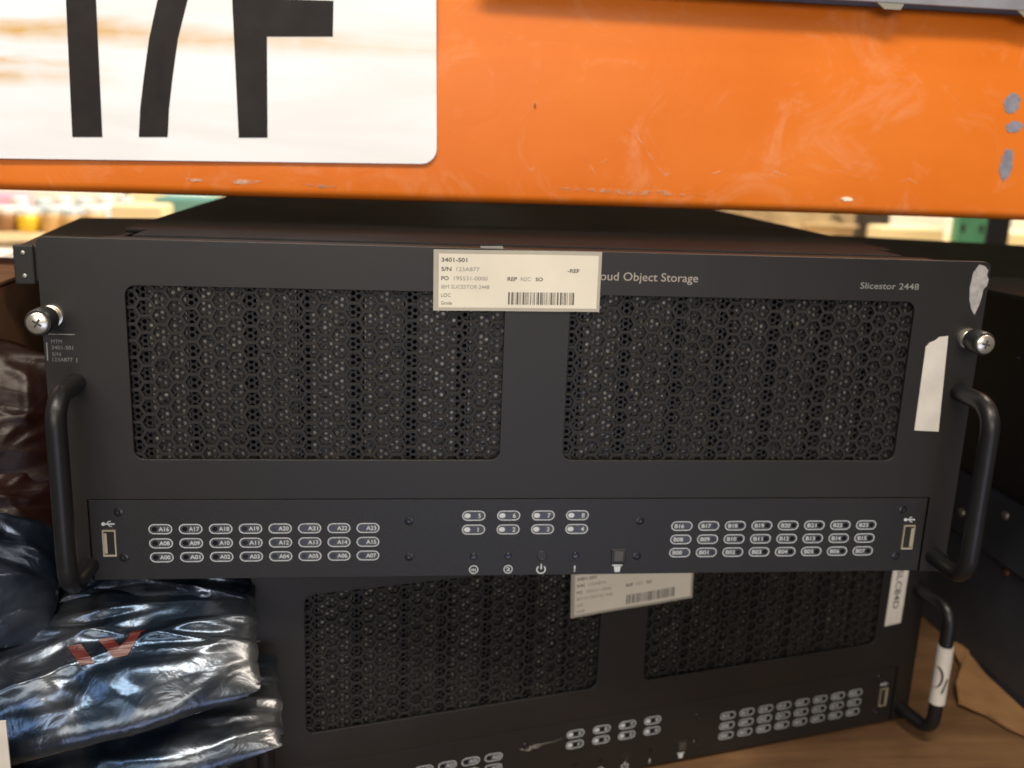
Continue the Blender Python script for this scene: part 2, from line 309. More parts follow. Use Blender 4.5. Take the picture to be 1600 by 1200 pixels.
# bay sign
def sign_mat():
    m = mat('sign_vinyl', (.86, .85, .83), .32); nt = m.node_tree; N = nt.nodes; L = nt.links; b = N['Principled BSDF']
    tc = N.new('ShaderNodeTexCoord')
    mp = N.new('ShaderNodeMapping'); mp.inputs['Scale'].default_value = (4, 1, 22); L.new(tc.outputs['Object'], mp.inputs[0])
    n = N.new('ShaderNodeTexNoise'); n.inputs['Scale'].default_value = 1.6; n.inputs['Detail'].default_value = 8; n.inputs['Distortion'].default_value = .8; L.new(mp.outputs[0], n.inputs['Vector'])
    sx = N.new('ShaderNodeSeparateXYZ'); L.new(tc.outputs['Object'], sx.inputs[0])
    # two rusty run lines across the sheet, fading towards the right end
    def band(zc, wd, slope):
        a = N.new('ShaderNodeMath'); a.operation = 'MULTIPLY_ADD'; L.new(sx.outputs['X'], a.inputs[0]); a.inputs[1].default_value = slope; a.inputs[2].default_value = -zc
        b_ = N.new('ShaderNodeMath'); b_.operation = 'ADD'; L.new(sx.outputs['Z'], b_.inputs[0]); L.new(a.outputs[0], b_.inputs[1])
        nn = N.new('ShaderNodeMath'); nn.operation = 'MULTIPLY_ADD'; L.new(n.outputs['Fac'], nn.inputs[0]); nn.inputs[1].default_value = .02; nn.inputs[2].default_value = -.01
        c_ = N.new('ShaderNodeMath'); c_.operation = 'ADD'; L.new(b_.outputs[0], c_.inputs[0]); L.new(nn.outputs[0], c_.inputs[1])
        d_ = N.new('ShaderNodeMath'); d_.operation = 'ABSOLUTE'; L.new(c_.outputs[0], d_.inputs[0])
        e = N.new('ShaderNodeMapRange'); e.inputs['From Min'].default_value = 0; e.inputs['From Max'].default_value = wd; e.inputs['To Min'].default_value = 1; e.inputs['To Max'].default_value = 0; L.new(d_.outputs[0], e.inputs[0])
        return e
    b1 = band(.0628, .0080, .0245); b2 = band(.0416, .0032, .0425); b3 = band(.0400, .007, .02)
    fx = N.new('ShaderNodeMapRange'); fx.inputs['From Min'].default_value = -.24; fx.inputs['From Max'].default_value = -.01; fx.inputs['To Min'].default_value = 1; fx.inputs['To Max'].default_value = .30; L.new(sx.outputs['X'], fx.inputs[0])
    fx2 = N.new('ShaderNodeMapRange'); fx2.inputs['From Min'].default_value = -.25; fx2.inputs['From Max'].default_value = -.17; fx2.inputs['To Min'].default_value = .8; fx2.inputs['To Max'].default_value = 0; L.new(sx.outputs['X'], fx2.inputs[0])
    def mul(p, q):
        o = N.new('ShaderNodeMath'); o.operation = 'MULTIPLY'; L.new(p.outputs[0], o.inputs[0]); L.new(q.outputs[0], o.inputs[1]); return o
    def mx_(p, q):
        o = N.new('ShaderNodeMath'); o.operation = 'MAXIMUM'; L.new(p.outputs[0], o.inputs[0]); L.new(q.outputs[0], o.inputs[1]); return o
    tot = mx_(mul(b1, fx), mx_(mul(b2, fx2), mul(b3, fx2)))
    n2 = N.new('ShaderNodeTexNoise'); n2.inputs['Scale'].default_value = 30; n2.inputs['Detail'].default_value = 6; L.new(tc.outputs['Object'], n2.inputs['Vector'])
    k = N.new('ShaderNodeMapRange'); k.inputs['From Min'].default_value = .15; k.inputs['From Max'].default_value = .55; L.new(n2.outputs['Fac'], k.inputs[0])
    t2 = mul(tot, k)
    base = N.new('ShaderNodeValToRGB'); base.color_ramp.elements[0].position = .35; base.color_ramp.elements[1].position = .6
    base.color_ramp.elements[0].color = (.74, .755, .785, 1); base.color_ramp.elements[1].color = (.81, .845, .90, 1); L.new(n.outputs['Fac'], base.inputs[0])
    mx = N.new('ShaderNodeMix'); mx.data_type = 'RGBA'; L.new(t2.outputs[0], mx.inputs[0]); L.new(base.outputs[0], mx.inputs[6]); mx.inputs[7].default_value = (.60, .33, .035, 1)
    L.new(mx.outputs[2], b.inputs['Base Color']); return m
sign = empty('bay_sign', (-49, BY, 216)); sign.rotation_euler = (0, math.radians(-1.3), 0)
tag(sign, 'white rust-stained bay sign with black characters stuck on the orange beam', 'sign')
sm = plate_mesh('sign_sheet', [rrect(-360, 0, -1.5, 176, 9)], -2.4, -1.2, [sign_mat()], .2); link('sign_sheet', sm, sign)
def sg(px, lift=2.6):                                        # photo pixel -> sign sheet coordinates
    p = onY(px, BY-lift); v = Vector((p.x+49, 0, p.z-216)); v.rotate(Matrix.Rotation(math.radians(1.3), 3, 'Y')); return (v.x, v.z)
BLACKVINYL = mat('black_vinyl', (.014, .011, .011), .5, spec=.2, var=.35, vscale=50)
def letter(pts, name='sign_character'):
    mb = MB(); mb.add([(x, -2.7, z) for x, z in pts], [tuple(range(len(pts)))]); return mb.obj(name, BLACKVINYL, sign)
b0, b1 = sg((113, 214)), sg((160, 214)); t0, t1 = sg((103, 0)), sg((150, 0))
TOP = 162.0
def ext(a, b, z): k = (z-a[1])/(b[1]-a[1]); return (a[0]+(b[0]-a[0])*k, z)
letter([b0, b1, ext(b1, t1, TOP), (ext(b0, t0, TOP)[0]+4, TOP), (ext(b0, t0, TOP)[0]-16, TOP-16), (ext(b0, t0, TOP)[0]-16, TOP-32), (ext(b0, t0, TOP-22)[0], TOP-22)])
L7 = [sg(p) for p in ((217, 214), (219, 170), (225, 118), (233, 60), (246, 0))]; R7 = [sg(p) for p in ((262, 214), (264, 170), (270, 118), (278, 60), (293, 0))]
q = R7[-1]; l = L7[-1]
s7 = MB(); LL = L7+[(l[0]+14, l[1]+32), (l[0]+34, TOP-16)]; RR = R7+[(q[0]+14, q[1]+30), (q[0]+32, TOP-16)]
for i in range(len(LL)-1): s7.add([(p[0], -2.7, p[1]) for p in (LL[i], RR[i], RR[i+1], LL[i+1])], [(0, 1, 2, 3)])
s7.add([(x, -2.7, z) for x, z in ((LL[0][0]-4, TOP-16), (RR[-1][0], TOP-16), (RR[-1][0], TOP), (LL[0][0]-4, TOP))], [(0, 1, 2, 3)])
s7.obj('sign_character', BLACKVINYL, sign)
f = [sg(p) for p in ((373, 215), (418, 215), (417, 57), (520, 57), (521, 1))]
fm = MB(); fb0, fb1, fc, fd, fe = f
fm.add([(x, -2.7, z) for x, z in (fb0, fb1, (fc[0], fc[1]), (fc[0], fe[1]), (fc[0], TOP), (fb0[0]+.6, TOP))], [(0, 1, 2, 3, 4, 5)])
fm.add([(x, -2.7, z) for x, z in (fc, fd, (fe[0], fe[1]), (fc[0], fe[1]))], [(0, 1, 2, 3)])
fm.add([(x, -2.7, z) for x, z in ((fc[0], TOP-18), (fd[0]+8, TOP-18), (fd[0]+8, TOP), (fc[0], TOP))], [(0, 1, 2, 3)])
fm.obj('sign_character', BLACKVINYL, sign)

# ------------------------------------------------------------------ servers
H, WH = 177.0, 241.3
MA, MBX, MZT, MZB = 201.8, 16.8, 154.7, 66.3
server = empty('rack_server', (0, 0, 0))
outline = [(-WH+3, 0), (-226.2, 0), (-226.2, 44.9), (226.2, 44.9), (226.2, 0), (WH-3, 0)]
outline += [(WH, 3)] + [(WH-4+4*math.cos(math.radians(a)), H-4+4*math.sin(math.radians(a))) for a in range(0, 91, 18)]
outline += [(-WH+4+4*math.cos(math.radians(a)), H-4+4*math.sin(math.radians(a))) for a in range(90, 181, 18)] + [(-WH, 3)]
win = [rrect(-MA, -MBX, MZB, MZT, 5), rrect(MBX, MA, MZB, MZT, 5)]
link('faceplate', plate_mesh('faceplate', [outline]+win, 0, 2.1, [POWDER], .22), server)
panel = link('control_panel', plate_mesh('control_panel', [rrect(-225.5, 225.5, 0.3, 44.4, .6)], 0.5, 4.0, [PANEL], .25), server)
# chassis behind the plate
MB().box(-215, 215, 20, 690, 0.8, 12).box(-215, -212, 14, 690, 12, 174).box(212, 215, 14, 690, 12, 174).box(-212, 212, 686, 690, 12, 174).obj('chassis', LID, server)
MB().box(-216.5, 216.5, 62, 692, 174.2, 176.2).obj('lid', LID, server, bevel=.5)
MB().box(-203, 203, 22, 60, 174.4, 176.9).obj('top_flange', FLANGE, server, bevel=.7)
MB().box(-216, 216, 4.05, 21.5, 170, 176).obj('front_channel', LID, server, bevel=.5)
MB().box(-212, 212, 26, 28, 12, 173.5).obj('drive_bay', VOID, server)
# honeycomb: hexagonal cells in upright staggered columns
def hexsheet(name, x0, x1, z0, z1, pitch, hole, yf, yb, mats, n=6, rot=0.0):
    mb = MB(); dx = pitch*math.sqrt(3)/2; R = pitch/math.sqrt(3); i = 0; x = x0+dx*.42
    while x < x1+dx*.5:
        z = z0+(pitch/2 if i % 2 else 0)
        while z < z1+pitch*.5:
            m_ = 6 if n == 6 else 12
            if n == 6:
                oc = [(x+R*math.cos(math.radians(60*k)), z+R*math.sin(math.radians(60*k))) for k in range(6)]
                ic = [(x+(a-x)*hole/pitch, z+(b-z)*hole/pitch) for a, b in oc]; ch, cy = 1.03, .12
            else:
                oc = [(x+R*(1 if k % 2 == 0 else .8660254)*math.cos(math.radians(30*k)), z+R*(1 if k % 2 == 0 else .8660254)*math.sin(math.radians(30*k))) for k in range(12)]
                ic = [(x+hole/2*math.cos(math.radians(30*k)), z+hole/2*math.sin(math.radians(30*k))) for k in range(12)]; ch, cy = 1.12, .15
            jc = [(x+(a-x)*ch, z+(b-z)*ch) for a, b in ic]
            vs = [(a, yf, b) for a, b in oc]+[(a, yf, b) for a, b in jc]+[(a, yf+cy, b) for a, b in ic]+[(a, yb, b) for a, b in ic]
            fs = []
            for k in range(m_):
                k2 = (k+1) % m_
                for r in range(3): fs.append((r*m_+k, r*m_+k2, (r+1)*m_+k2, (r+1)*m_+k))
            mb.add(vs, fs)
            z += pitch
        x += dx; i += 1
    return mb.mesh(name, mats)
for sx, (x0, x1) in ((-1, (-MA-2, -MBX+2)), (1, (MBX-2, MA+2))):
    link('honeycomb_grille', hexsheet('honeycomb_grille', x0, x1, MZB-2, MZT+2, 8.35, 6.75, 2.2, 3.3, [HONEY]), server)
    link('perforated_screen', hexsheet('perforated_screen', x0, x1, MZB-3, MZT+3, 3.25, 2.1, 3.6, 4.1, [SHEET], n=8), server)
    for k in range(7):
        xc = x0+8+4+k*26.6+8
        mb = MB().box(xc-9.8, xc+9.6, 4.9+(k*37 % 5)*.2, 22, MZB-4, MZT+4)
        for j in range(9): mb.box(xc-8, xc+7.6, 4.6+(k*37 % 5)*.2, 5.0+(k*37 % 5)*.2, MZB+2+j*10, MZB+5+j*10)
        mb.obj('drive_carrier', DRIVE, server)
# small screws on the panel
for x, z in ((-63.5, 32.2), (-63.3, 11.8), (61.4, 31.6), (61.1, 11), (-211.4, 37.9), (-210, 12.9), (211.4, 37.7), (211.2, 9.6)):
    MB().lathe_y(x, z, [(2.5, .46), (2.3, .15), (1.2, -.05), (.95, .35), (.01, .45)], 18).obj('screw', DARKSCREW, panel, smooth=True)
# drive indicators
def capsule(cx, cz, w_, h_, n=9):
    r = h_/2; c = w_/2-r
    return [(cx+c+r*math.cos(math.radians(a)), cz+r*math.sin(math.radians(a))) for a in np.linspace(-90, 90, n)] + \
           [(cx-c+r*math.cos(math.radians(a)), cz+r*math.sin(math.radians(a))) for a in np.linspace(90, 270, n)]
YP = 0.44
def indicator(cx, cz, txt, style):
    mb = MB(); ww, hh = 11.9, 5.5
    if style == 'C': ww, hh = 12.4, 5.6
    mb.add([(x, YP, z) for x, z in capsule(cx, cz, ww-1.5, hh-1.5)], [tuple(range(18))], 1)
    ring(mb, capsule(cx, cz, ww, hh), capsule(cx, cz, ww-1.0, hh-1.0), YP-.03)
    if style == 'A': dx, tx = -3.0, cx-.9
    elif style == 'B': dx, tx = 3.1, cx-4.0
    if style == 'C':
        mb.add([(x, YP-.05, z) for x, z in capsule(cx-3.4, cz, 3.4, 2.7)], [tuple(range(18))], 0)
        mb.add([(x, YP-.05, z) for x, z in rrect(cx-1.5, cx+1.7, cz-1.35, cz+1.35, .3, 2)], [tuple(range(12))], 2)
        v, f_ = text_faces(txt, cx+2.3, cz-1.25, None, 2.5, YP-.06, .012); mb.add(v, f_, 0)
    else:
        mb.add([(x, YP-.05, z) for x, z in capsule(cx+dx, cz, 3.0, 2.7)], [tuple(range(18))], 2)
        v, f_ = text_faces(txt, tx, cz-1.1, 5.2, 2.25, YP-.06, .014); mb.add(v, f_, 0)
    mb.obj('drive_indicator', [PRINT, FROST, LENS], panel)
ZR = (28.4, 20.55, 12.75)
for r, base in enumerate((16, 8, 0)):
    for k in range(8):
        indicator(-191.1+15.14*k, ZR[r], 'A%02d' % (base+k), 'A')
        indicator(85.1+15.14*k, ZR[r], 'B%02d' % (base+k), 'B')
for k in range(4):
    indicator(-29.3+18.67*k, 35.0, str(5+k), 'C'); indicator(-29.3+18.67*k, 27.1, str(1+k), 'C')
# button holes, icons, rocker switch
for x, r in ((-28.7, 1.5), (-10, 1.5), (8.5, 2.4), (26.9, 1.5)):
    MB().lathe_y(x, 11.5, [(r+.5, .46), (r, .3), (r*.95, .42), (.01, .44)], 20).obj('button', [LENS if r < 2 else RUBBER], panel, smooth=True)
def icon(fn): mb = MB(); fn(mb); mb.obj('printed_icon', [PRINT, PANEL], panel)
def circ(x, z, r, n=20): return [(x+r*math.cos(2*math.pi*k/n), z+r*math.sin(2*math.pi*k/n)) for k in range(n)]
def ic1(m, x=-28.5, t='m'):
    ring(m, circ(x, 3.9, 2.5), circ(x, 3.9, 2.0), YP); v, f_ = text_faces(t, x-1.2, 2.9, 2.4, 2.2, YP-.02, .02); m.add(v, f_)
icon(ic1); icon(lambda m: ic1(m, -9.8, '2'))
def ic3(m):
    x = 8.3; a = [(x+2.3*math.cos(math.radians(t)), 3.6+2.3*math.sin(math.radians(t))) for t in range(130, 411, 14)]; stroke(m, a, .7, YP); stroke(m, [(x, 3.6), (x, 6.9)], .7, YP)
icon(ic3); icon(lambda m: m.add(*text_faces('!', 26.4, 2.2, None, 3.4, YP, .03)))
icon(lambda m: (m.add([(x, YP, z) for x, z in ((49.2, 1.6), (52, 1.6), (52.5, 5), (48.7, 5))], [(0, 1, 2, 3)]), stroke(m, [(47.6, 5.6), (53.4, 5.6)], .7, YP-.02)))
sw = MB().box(46.6, 54.8, -.15, 1.6, 7.0, 15.4).obj('rocker_switch', RUBBER, panel, bevel=.5)
MB().box(48.2, 53.4, -.55, -.2, 8.2, 14.2).obj('rocker_cap', mat('switch_cap', (.05, .045, .04), .3), sw, bevel=.3)
# plug sockets and their symbol
for x in (-216.6, 216.6):
    tl = 0.06 if x < 0 else -0.06
    so = MB().box(x-2.9, x+2.9, -.25, 2, 14.2, 27.8).obj('plug_socket', VOID, panel)
    mb = MB()
    for a, b, c, d in ((x-3.3, x-2.7, 13.8, 28.2), (x+2.7, x+3.3, 13.8, 28.2), (x-2.7, x+2.7, 13.8, 14.8), (x-2.7, x+2.7, 27.6, 28.2)): mb.box(a, b, -.5, .46, c, d)
    mb.obj('socket_shell', GOLD, panel); MB().box(x-2.6 if x < 0 else x+1.2, x-1.1 if x < 0 else x+2.6, -.4, -.26, 15.4, 26.6).obj('contact_tongue', GOLD, panel)
    mb = MB(); stroke(mb, [(x-3, 31.4), (x+3.0, 31.4)], .7, YP); mb.add([(a, YP-.02, b) for a, b in circ(x-2.6, 31.4, 1.0, 12)], [tuple(range(12))])
    stroke(mb, [(x-1, 31.4), (x, 32.8), (x+1.2, 32.8)], .5, YP-.02); stroke(mb, [(x-.4, 31.4), (x+.6, 30.1), (x+1.6, 30.1)], .5, YP-.02); mb.obj('printed_icon', [PRINT], panel)
# handles
def handle(x, zt, zb, reach, name='handle'):
    pts = []; r = 13
    pts += [(x, 1, zt), (x, -(reach-r), zt)]
    pts += [(x, -(reach-r)-r*math.sin(math.radians(a)), zt-r+r*math.cos(math.radians(a))) for a in range(15, 91, 15)]
    pts += [(x, -reach, zt-r-(zt-zb-2*r)*k/4) for k in range(1, 5)]
    pts += [(x, -(reach-r)-r*math.cos(math.radians(a)), zb+r-r*math.sin(math.radians(a))) for a in range(15, 91, 15)]
    pts += [(x, 1, zb)]
    h = MB().tube(pts, 4.8, 20).obj(name, HANDLE, server, smooth=True)
handle(-227.5, 106, 8.5, 31); handle(233.5, 106, 9.5, 33)
# thumb screws
for x, z, rc in ((-236, 139.3, -20), (233.6, 136, -17)):
    t = MB().lathe_y(x, z, [(5.4, -.05), (5.4, -2.4), (4.4, -2.6), (4.2, rc+11)], 28).obj('thumb_screw', SILVER, server, smooth=True)
    k = 28; prof_ = [(5.9, rc+11), (6.3, rc+10), (6.3, rc+1.2), (5.8, rc+.3)]
    MB().lathe_y(x, z, prof_, 28).obj('knurled_knob', RUBBER, t, smooth=True)
    hd = MB().lathe_y(x, z, [(4.9, rc+.5), (4.9, rc-.6), (4.2, rc-1.1), (.01, rc-1.2)], 28); hd.obj('screw_head', SILVER, t, smooth=True)
    mb = MB(); rr = math.radians(12 if x < 0 else 35)
    for a in (rr+math.pi/4, rr-math.pi/4):
        stroke(mb, [(x-2.3*math.cos(a), z-2.3*math.sin(a)), (x+2.3*math.cos(a), z+2.3*math.sin(a))], .9, rc-1.24 - (.02 if a > rr else 0))
    mb.obj('cross_slot', INK, t)
# lettering on the plate
def letters(name, string, x, z, wdt=None, hgt=None, m=PRINT, parent=server, bold=0.0, y=-.06):
    mb = MB(); mb.add(*text_faces(string, x, z, wdt, hgt, y, bold)); return mb.obj(name, m, parent)
letters('printed_lettering', 'Cloud Object Storage', 25.4, 162.6, 57.0, 4.3, mat('print_warm', (.30, .27, .235), .5), bold=.004)
letters('printed_lettering', 'Slicestor 2448', 170, 161.3, 32.4, 3.3, PRINTDIM, bold=.004)
mb = MB()
for s_, z_, w_ in (('MTM', 125.6, 5.0), ('3401-S01', 122.6, 10), ('S/N', 119.3, 4.0), ('123A877', 116.6, 9.4)): mb.add(*text_faces(s_, -237.6, z_, w_, 1.9, -.06, .0))
stroke(mb, [(-238.5, 130.1), (-226.4, 130.1)], .5, -.06); stroke(mb, [(-239.7, 126), (-239.9, 117)], .6, -.06); stroke(mb, [(-226.2, 118.5), (-226.3, 116)], .3, -.06)
mb.obj('printed_lettering', [PRINTDIM], server)
for x in (-150, 150):
    for y in (60, 560): MB().lathe_z([(9, -3.2), (9.5, -2), (9.5, .9)], 18).obj('rubber_foot', RUBBER, server, (x, y, 0))

lower = copy_tree(server)
lower.location = Vector((75.25, 72.0, -177.8))*S; lower.rotation_euler = (0, 0, math.radians(12.92))
tag(server, 'black rack server with cloud storage lettering stacked on another server', 'server')
tag(lower, 'black rack server set askew on the wooden shelf underneath another server', 'server')
server.name = 'rack_server'

# paper labels: local frame = lower left corner of the label
def asset_label(parent, x, z, ang, serial, wdt=84.6, hgt=30.6, torn=0.0):
    lab = link('asset_label', None, parent, (x, -.05, z)); lab.rotation_euler = (0, -math.radians(ang), 0)
    # gently waved sheet
    mb = MB(); nx, nz = 24, 8
    def wave(u, v): return -.95-.35*math.sin(u*5+1)*v-.25*math.cos(u*9+v*4)-(.9*max(0, u-.86)*7*max(0, .4-v))
    g = [[(wdt*i/nx, wave(i/nx, j/nz), hgt*j/nz+(torn*math.sin(i*2.3) if j == nz else 0)) for i in range(nx+1)] for j in range(nz+1)]
    mb.add([p for r_ in g for p in r_], [(j*(nx+1)+i, j*(nx+1)+i+1, (j+1)*(nx+1)+i+1, (j+1)*(nx+1)+i) for j in range(nz) for i in range(nx)])
    me = mb.mesh('label_border', [POUCH]); me.polygons.foreach_set('use_smooth', [True]*len(me.polygons)); lab.data = None
    lab2 = bpy.data.objects.new('asset_label', me); col.objects.link(lab2); lab2.parent = parent; lab2.location = lab.location; lab2.rotation_euler = lab.rotation_euler
    bpy.data.objects.remove(lab)
    def drape(vs, lift): return [(a, wave(min(1, max(0, a/wdt)), min(1, max(0, c/hgt)))-lift, c) for a, b, c in vs]
    mb = MB(); x0, x1, z0, z1 = 2.6, wdt-1.6, 1.6, hgt-2.0
    g = [(x0+(x1-x0)*i/nx, 0, z0+(z1-z0)*j/nz) for j in range(nz+1) for i in range(nx+1)]
    mb.add(drape(g, .12), [(j*(nx+1)+i, j*(nx+1)+i+1, (j+1)*(nx+1)+i+1, (j+1)*(nx+1)+i) for j in range(nz) for i in range(nx)])
    o = mb.obj('label_paper', PAPER, lab2); o.data.polygons.foreach_set('use_smooth', [True]*len(o.data.polygons))
    k = wdt/84.6; kz = hgt/30.6
    bold = MB(); faint = MB()
    def put(dst, s_, px, z_, w_, h_=1.9, b=.02): v, f_ = text_faces(s_, px*k, z_*kz, w_*k, h_*kz, 0, b); dst.add(drape(v, .2), f_)
    put(bold, '3401-S01', 3.9, 24.6, 12.8, 2.0); put(bold, 'S/N', 3.9, 20.0, 5.0, 2.0); put(faint, serial, 11.4, 20.0, 11.4, 2.0, .0)
    put(bold, 'PO', 3.9, 15.4, 3.7, 2.0); put(faint, '195531-0000', 10.2, 15.4, 16.8, 2.0, .0); put(faint, 'IBM SLICESTOR 2448', 3.9, 11.2, 24, 1.9, .0)
    put(bold, 'LOC', 3.9, 7.0, 4.8, 1.8, .0); put(bold, 'Grade', 3.9, 3.1, 5.4, 1.7, .0); put(bold, 'REP', 37, 15.4, 4.9, 2.0); put(faint, 'N2C', 43.8, 15.4, 5.0, 2.0, 0); put(bold, 'SO', 51.2, 15.4, 3.8, 1.8)
    put(bold, '-REF', 67.5, 19.8, 6.0, 1.9)
    rnd = random.Random(11); xx = 37.6
    while xx < 70.6:
        bw = rnd.choice((.28, .28, .5, .85)); bold.add(drape([(xx*k, 0, 3.4*kz), ((xx+bw)*k, 0, 3.4*kz), ((xx+bw)*k, 0, 9.7*kz), (xx*k, 0, 9.7*kz)], .2), [(0, 1, 2, 3)]); xx += bw+rnd.choice((.28, .32, .5, .75))
    bold.obj('label_print', mat('label_ink', (.085, .078, .07), .6), lab2); faint.obj('label_print', INKGREY, lab2)
    return lab2
asset_label(server, -53.0, 145.5, 0.6, '123A877')
asset_label(lower, -38.3, 119.3, 2.2, '123A870', 86, 31)
# torn top piece of tape behind the label and white strips
MB().prism([(-30, 176.2), (-18, 176.4), (-19, 178.3), (-30, 178.0)], 1.0, 1.4).obj('tape_remnant', mat('grey_tape', (.22, .21, .2), .4), server)
def strip(parent, pts, name='tape_strip', m=TAPE): return MB().prism(pts, -.45, -.05).obj(name, m, parent)
strip(server, [(211.1, 84.0), (225.2, 83.4), (222.6, 136.9), (217.6, 136.2), (215.8, 134.4), (212.6, 133.0), (210.8, 130.6)])
strip(server, [(234.2, 175.6), (237.5, 174.6), (239.6, 172.6), (239.2, 170.2), (240.6, 167.6), (240.2, 164.5), (238.4, 162.3), (238.2, 158), (237.3, 153.5), (235.6, 148.5), (233.3, 151.7), (231.6, 156.5), (230.7, 162.9), (231.4, 171.0)], 'sticker_residue', RESIDUE)
st = strip(lower, [(208.3, 79.4), (222.2, 80.6), (222.8, 131), (208.9, 131)])
def turned(parent, string, xb, z, length, h_, m):                       # lettering that reads downwards
    v, f_ = text_faces(string, 0, 0, length, h_, 0, .01); mb = MB(); mb.add([(xb+b, -.5, z-a) for a, _, b in v], f_); return mb.obj('strip_print', m, parent)
turned(st, 'SLC84D', 213.0, 122.6, 30, 5.0, INK)
# scrape on the lower panel
lp = [o for o in lower.children if o.name.startswith('control_panel')][0]
MB().add([(x, .4, z) for x, z in blob(-60, 30.6, 5.2, 2.0, seed=21, jag=.6)], [tuple(range(22))]).obj('scrape_mark', mat('scrape', (.16, .15, .14), .6, var=.4, vscale=500), lp)
mb = MB(); stroke(mb, [(-57, 30.5), (-50, 32), (-44, 32), (-38, 33.6)], [1.2, .9, .6, .3], .4); mb.obj('scrape_mark', mat('scrape_light', (.10, .095, .09), .6), lp)
# wrapped label on the lower right handle
wrapm = MB().tube([(233.5, -33, 78), (233.5, -33.1, 66), (233.6, -33, 50), (233.5, -33, 34)], [5.5, 5.7, 5.45, 5.6], 22).obj('handle_wrap', TAPE, lower, smooth=True)
mb = MB()
def onwrap(a, z): return (233.5+5.8*math.sin(a), -33-5.8*math.cos(a), z)
def wstroke(pts, wd):
    vs = []
    for a, z in pts: vs += [onwrap(a-wd/11.6, z-.3), onwrap(a+wd/11.6, z+.3)]
    mb.add(vs, [(2*i, 2*i+1, 2*i+3, 2*i+2) for i in range(len(pts)-1)])
wstroke([(-1.45+.85*math.cos(math.radians(t)), 55.5+8.2*math.sin(math.radians(t))) for t in range(-100, 101, 12)], 1.7)
wstroke([(-.42, 44.0), (-.2, 49), (.05, 55)], 1.8)
mb.obj('wrap_print', INK, wrapm)

# ------------------------------------------------------------------ right-hand stack of black chassis
SIDE = mat('chassis_side', (0.006, 0.006, 0.007), 0.55, var=.2, vscale=14, bump=.1, bscale=900)
SIDE2 = mat('chassis_side_grey', (0.030, 0.034, 0.045), 0.45, var=.2, vscale=14, bump=.1, bscale=900)
rb = empty('rack_chassis', (408, 60, ZD)); tag(rb, 'dark grey steel chassis with a screwed slide rail, bottom of the side stack', 'chassis')
MB().box(3, 430, -120, 560, 0.5, 150).obj('case', SIDE2, rb, bevel=.8)
rl = MB().box(0, 2.9, -110, 540, 99, 149).obj('slide_rail', SIDE2, rb, bevel=.8)
for y, z in ((188, 118), (131, 138), (123, 93), (60, 118), (-10, 138), (250, 138), (320, 118)):
    t = MB(); t.lathe_z([(3.4, 0), (3.2, 1.2), (1.6, 1.6)], 16); o = t.obj('rail_screw', SILVER if z != 93 else mat('brassy_screw', (.4, .22, .12), .3, metal=.9), rl, (0 if z != 93 else 3, y, z), smooth=True); o.rotation_euler = (0, -math.pi/2, 0)
rt = empty('rack_chassis', (408, 60, ZD+150.4)); tag(rt, 'matte black chassis stacked on top of the chassis with the slide rail', 'chassis')
MB().box(6, 430, -120, 300, 0.3, 178).obj('case', SIDE, rt, bevel=.8)
MB().box(5, 431, -121, 302, 178.1, 180).obj('lid', LID, rt, bevel=.5)
for y, z in ((156, 110), (60, 110), (240, 110)):
    o = MB().lathe_z([(2.2, 0), (2, .6), (.8, .7)], 12).obj('side_screw', DARKSCREW, rt, (6, y, z), smooth=True); o.rotation_euler = (0, -math.pi/2, 0)

# torn cardboard on the shelf under the side stack
P = [onZ(p, ZD+3) for p in ((1511, 1020), (1492, 1078), (1497, 1102), (1540, 1118), (1572, 1136), (1625, 1160))]
mb = MB(); pts = [(p.x, p.y, 0) for p in P]; pts += [(400, 20, 0), (407, 40, 0), (407, 240, 0)]
n = len(pts)
def lift(i): return (5, 7, 4.5, 3, 2.4, 2, 1.6, 1.4, 2.0)[i]
mb.add([(x, y, lift(i)) for i, (x, y, z) in enumerate(pts)]+[(x, y, lift(i)+2.6) for i, (x, y, z) in enumerate(pts)],
       [tuple(range(n-1, -1, -1)), tuple(range(n, 2*n))]+[(k, (k+1) % n, (k+1) % n+n, k+n) for k in range(n)])
tag(mb.obj('cardboard_scrap', CARD, None, (0, 0, ZD)), 'torn brown cardboard scrap on the shelf beside the dark grey chassis', 'cardboard')
# ------------------------------------------------------------------ left-hand pile
carton = empty('brown_carton', (-420, 250, ZD)); tag(carton, 'tall dark brown cardboard carton beside the upper server', 'carton')
MB().box(-150, 132, -185, -72, 0.3, 322).obj('carton_body', DARKCARD, carton, bevel=1.2)
MB().box(-150.5, 132.5, -186, -130, 322.4, 325).obj('flap', DARKCARD, carton, bevel=.8); MB().box(-150.5, 132.5, -128, -71, 322.4, 325).obj('flap', DARKCARD, carton, bevel=.8)
tray = empty('metal_tray', (0, 0, ZD+325.2)); tag(tray, 'black metal tray lying on the brown carton behind the server ear', 'tray')
tm = MB(); pl = [(-277, 74), (-301, 258), (-224, 276), (-224, 78)]
tm.add([(x, y, 0.2) for x, y in pl]+[(x, y, 20) for x, y in pl], [(3, 2, 1, 0), (4, 5, 6, 7)]+[(k, (k+1) % 4, (k+1) % 4+4, k+4) for k in range(4)])
tm.obj('tray_body', mat('tray_coat', (.055, .043, .035), .5, var=.2, vscale=20), tray, bevel=.6)
MB().box(-278.5, -268, 70, 73.6, -1, 20.6).obj('corner_bracket', RUBBER, tray, bevel=.8)
for z in (16.6, 4): MB().lathe_y(-273, z, [(1.1, 69.9), (1.0, 69.3), (.4, 69.2)], 14).obj('bracket_screw', SILVER, tray, smooth=True)
wp = onY((34, 389), 1440); wh = wp.z-ZD
wcar = empty('white_carton', (wp.x, 1130, ZD)); tag(wcar, 'low white carton standing on the shelf behind the brown carton', 'carton')
WHITEC = mat('white_board', (.80, .78, .74), .6, var=.05, vscale=12)
